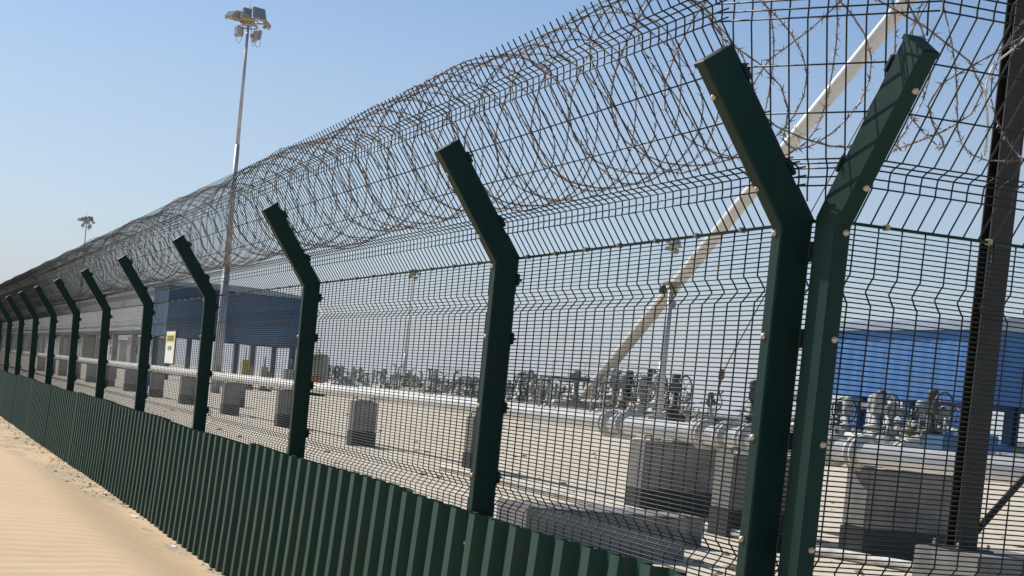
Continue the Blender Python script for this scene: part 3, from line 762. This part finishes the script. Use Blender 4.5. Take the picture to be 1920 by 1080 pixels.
# ------------------------------------------------------------------ light masts
def light_mast():
    root = empty('light_mast', (0, 0, 0), 'x', 'light mast', 'tall floodlight masts')
    H = 21.8
    MB().tube([(0, 0, -.05), (0, 0, 7.4)], [.28, .22], 16).build('lower_pole', 'mast', root)
    MB().tube([(0, 0, 7.35), (0, 0, 14.6)], [.19, .14], 14).build('middle_pole', 'mast', root)
    MB().tube([(0, 0, 14.55), (0, 0, H)], [.12, .075], 12).build('upper_pole', 'mast', root)
    mb = MB()
    for z in (H-.35, H-.05): mb.tube([(math.cos(a)*.55, math.sin(a)*.55, z) for a in [2*math.pi*k/16 for k in range(16)]], .05, 6, closed=True)
    for k in range(4): a = k*math.pi/2; mb.tube([(0, 0, H-.2), (math.cos(a)*.55, math.sin(a)*.55, H-.2)], .05, 6)
    mb.box((-.3, -.3, H-.3), (.3, .3, H+.12), .05)
    mb.build('head_frame', 'mast', root)
    MB().tube([(0, 0, H), (0, 0, H+1.3)], .015, 5).build('lightning_rod', 'mast', root)
    def flood(pos, yaw, tilt, s=1.0, yellow=False):
        fm = MB(); q = .35*s
        fm.box((-q, -.12, -q*.85), (q, .10, q*.85), .04)
        fm.box((-q*.35, .10, -q*.3), (q*.35, .28, q*.3), .03)
        o = fm.build('floodlight', 'yellow' if yellow else 'lamp_case', root); o.location = pos; o.rotation_euler = (tilt, 0, yaw)
        MB().box((-q*.85, -.132, -q*.72), (q*.85, -.121, q*.72)).build('lamp_glass', 'lamp_glass', o)
    flood((-1.12, .1, H+.10), R(-62), R(-42), .9); flood((1.15, -.1, H-.05), R(62), R(-48), .9); flood((.42, -.45, H+.38), R(10), R(-18), 1.25)
    flood((-.35, .5, H+.25), R(180), R(-30), 1.0); flood((-.42, -.5, H+.05), R(-20), R(-50), .9, True)
    flood((-.72, -.2, H-.75), R(-95), R(5), .85); flood((.35, -.3, H-.90), R(75), R(5), 1.0); flood((.74, .25, H-.68), R(100), R(8), .95); flood((-.28, .6, H-.65), R(120), R(0), .8); flood((-.2, -.1, H+.42), R(5), R(-8), .8)
    for sx in (-.72, .45, .8):
        mb = MB(); mb.tube([(sx, -.1, H-1.0), (sx+.03, -.1, H-1.35), (sx*.8, -.1, H-1.45), (sx*.55, -.1, H-1.2), (sx*.5, 0, H-.3)], .014, 5); mb.build('cable_loop', 'cable', root)
    for q, sx in enumerate((-.85, .85)): MB().tube([(0, 0, H-.15), (sx*1.1, 0, H-.02)], .045, 6).build('arm', 'mast', root)
    MB().box((-.25, -.55, .4), (.25, -.33, 1.3), .02).build('cabinet', 'valve_gray', root)
    return root
mst = light_mast()
for i, (x, y, s, lb) in enumerate([(16.25, 89.0, 1.0, 'tallest and nearest floodlight mast rising through the left half of the sky'),
   (24.9, 237, 1.0, 'small dark floodlight mast far away at the left, above the coil'),
   (88.3, 170, 1.0, 'far floodlight mast seen through the mesh left of the corner posts'),
   (87.4, 265, 1.0, 'faintest floodlight mast, its head just behind the mesh in the middle bay')]):
    o = mst if i == 0 else copy_tree(mst)
    o.location = (x, y, 0); o['label'] = lb; o.rotation_euler = (0, 0, R([14, 20, 35, -10][i]))
# camera / equipment pole seen behind the boom
cp = empty('camera_pole', (31.5, 63.2, 0), 'thick grey pole with a bracket of camera boxes behind the long boom', 'camera pole')
MB().tube([(0, 0, -.05), (0, 0, 7.3)], [.17, .12], 12).build('pole', 'mast', cp)
MB().box((-.32, -.25, 7.15), (.34, .25, 7.32), .02).build('bracket', 'valve_olive', cp)
MB().box((-.1, -.2, 6.75), (.2, .1, 7.12), .02).build('equipment_box', 'valve_olive', cp)
MB().lathe([(.05, 0), (.17, .05), (.2, .2), (.12, .38), (.02, .44)], (-.42, 0, 6.72), (0, 0, 1), 12).build('dome_camera', 'valve_dark', cp)
MB().box((.1, -.03, 6.1), (.3, .1, 6.5), .02).build('junction_box', 'valve_olive', cp)

# ------------------------------------------------------------------ long boom
bm_ = empty('crane_boom', (42.7, 96.2, 0), 'long cream crane boom slanting up to the right behind the fence', 'crane boom')
A = Vector((0, 0, CAMZ-.65)); B = Vector((1.17, -30.6, CAMZ+21.0)); D_ = (B-A); dn = D_.normalized()
mb = MB(); mb.tube([A, A+D_*.45, A+D_*1.2], [.40, .40, .38], 14); mb.build('boom', 'boom', bm_)
for t in (.0, .15, .30, .45, .60, .75): MB().lathe([(.41, 0), (.44, .01), (.44, .15), (.41, .16)], A+D_*t, D_, 14).build('collar', 'boom', bm_)
MB().box((-.5, -.4, -.02), (.5, 1.0, 1.1), .05).build('pivot_base', 'white', bm_)
MB().box((-.80, -.4, .45), (-.51, .3, 1.15), .04).build('marker', 'red', bm_)
MB().box((.75, -.4, .45), (.95, .3, 1.15), .04).build('marker', 'red', bm_)
hk = Vector((-1.0, -20.5, CAMZ+.95))
MB().tube([A+D_*1.12+Vector((0, 0, -.35)), Vector((-.43, -20.5, CAMZ+3.3)), hk+Vector((0, 0, .9))], .035, 5).build('cable', 'cable', bm_)
mb = MB(); mb.lathe([(.05, 0), (.17, .14), (.17, .5), (.05, .65)], hk+Vector((.1, 0, .95)), (0, 0, 1), 10); mb.tube([hk+Vector((.1, 0, .95)), hk+Vector((0, 0, .5)), hk+Vector((.13, 0, .15)), hk+Vector((.33, 0, .4))], .06, 6)
mb.build('hook', 'rust', bm_)

# ------------------------------------------------------------------ sheds
def shed(name, x0, x1, y0, y1, zb, zt, leg, wall, roofm, legm, label, arch=.8, legs_x=None, legs_y=None, rise=.25):
    e = empty(name, (x0, y0, 0), label, 'shed'); W, Dp = x1-x0, y1-y0
    mb = MB(); t = .08                        # four hanging walls of profiled cladding
    def wallx(xx, yA, yB):
        n = max(2, int((yB-yA)/.45)); pts = []
        for i in range(n+1):
            y = yA+(yB-yA)*i/n; d = .03 if i % 2 else 0; pts.append((xx-d, y))
        vs = [(x, y, zb) for x, y in pts]+[(x, y, zt) for x, y in pts]; k = len(pts)
        mb.add(vs, [(i, i+1, i+1+k, i+k) for i in range(k-1)]); mb.box((xx+.01, yA, zb), (xx+t, yB, zt))
    def wally(yy, xA, xB):
        n = max(2, int((xB-xA)/.45)); pts = []
        for i in range(n+1):
            x = xA+(xB-xA)*i/n; d = .03 if i % 2 else 0; pts.append((x, yy-d))
        k = len(pts); vs = [(x, y, zb) for x, y in pts]+[(x, y, zt) for x, y in pts]
        mb.add(vs, [(i, i+1, i+1+k, i+k) for i in range(k-1)]); mb.box((xA+.09, yy+.01, zb), (xB-.09, yy+t, zt))
    wallx(0, 0, Dp); wallx(W, 0, Dp); wally(0, 0, W); wally(Dp, 0, W)
    mb.build('wall', wall, e, fix=False)
    mb = MB(); poly = [(-.25, zt+.003)]
    for k in range(13):
        a = k/12; poly.append((-.25+(W+.5)*a, zt+rise+arch*math.sin(math.pi*a)**.8))
    poly.append((W+.25, zt+.003)); mb.prism(poly, (-.3, Dp+.3), 1); mb.build('roof', roofm, e)
    for lx in legs_x:
        for ly in legs_y:
            q = MB(); q.box((lx-leg/2, ly-leg/2, -.02), (lx-leg/2+leg*.2, ly+leg/2, zb+.5)); q.box((lx+leg/2-leg*.2, ly-leg/2, -.02), (lx+leg/2, ly+leg/2, zb+.5)); q.box((lx-leg*.28, ly-leg*.1, -.02), (lx+leg*.28, ly+leg*.1, zb+.5))
            q.build('leg', legm, e)
    return e
# bright blue shed at the right: long side faces the fence, near end at the right
s1 = shed('blue_shed', 42, 54, 54.9, 65.4, 2.99, 6.13, .5, 'blue', 'blue_roof', 'blue_steel', 'bright blue shed raised on blue legs at the right edge, beyond the corner posts', .5, [.4, 6, 11.6], [1.4, 5.0, 8.8], rise=.42)
s2 = shed('blue_shed', 21.2, 33.4, 136.5, 144.5, 3.92, 8.45, .45, 'blue2', 'blue_roof', 'blue2', 'navy blue shed on legs between the third and fifth posts', .35, [.4, 3.6, 8.2, 11.9], [.5, 7.5], rise=.2)
# long pale shed at the left
gs = empty('long_shed', (30, 196, 0), 'very long pale grey open shed stretching away at the left behind the navy blue shed', 'shed')
MB().box((0, 0, 5.6), (.25, 300, 10.6)).build('fascia', 'grey_clad', gs)
MB().box((-.3, -.3, 10.6), (3.2, 300.3, 11.0)).build('roof', 'blue_roof', gs)
MB().box((.25, 0, 5.2), (3, 300, 5.6)).build('soffit', 'dark', gs)
MB().box((0.0, 0.0, 5.05), (.5, 300, 5.58)).build('edge_beam', 'dark', gs)
MB().box((2.8, 60, 0), (3.0, 300, 5.2)).build('back_wall', 'grey_wall', gs)
for k in range(16): MB().box((.1, k*19+.5, -.02), (.9, k*19+1.3, 5.05)).build('column', 'valve_gray', gs)
def cabin(x, y, w, d, h, mt, lb):
    e = empty('site_cabin', (x, y, 0), lb, 'cabin')
    MB().box((0, 0, .15), (w, d, h), .04).build('body', mt, e); MB().box((-.1, -.1, h), (w+.1, d+.1, h+.12)).build('roof', 'grey_clad', e)
    MB().box((0.1, .1, -.02), (w-.1, d-.1, .15)).build('skid', 'valve_dark', e)
    n = max(1, int(d/6))
    for q in range(n):
        yy = d*(q+.5)/n; f = MB().box((-.04, yy-.8, h*.45), (.02, yy+.8, h*.8)).build('window', 'white_wall', e); MB().box((-.05, yy-.7, h*.48), (-.042, yy+.7, h*.77)).build('pane', 'glass', f)
    MB().box((-.04, d*.12-.45, .2), (.02, d*.12+.45, h*.75)).build('door', 'grey_wall' if mt == 'white_wall' else 'white_wall', e)
cabin(30.8, 198, 1.9, 26, 4.6, 'grey_wall', 'grey site cabin nearest under the long pale shed, next to the fifth post')
cabin(30.8, 232, 1.9, 18, 4.2, 'white_wall', 'white site cabin left of the grey one under the long pale shed')
cabin(30.8, 275, 1.9, 22, 4.6, 'grey_wall', 'farther grey site cabin under the long pale shed')
cabin(30.8, 318, 1.9, 30, 4.6, 'white_wall', 'farthest white site cabin under the long pale shed')
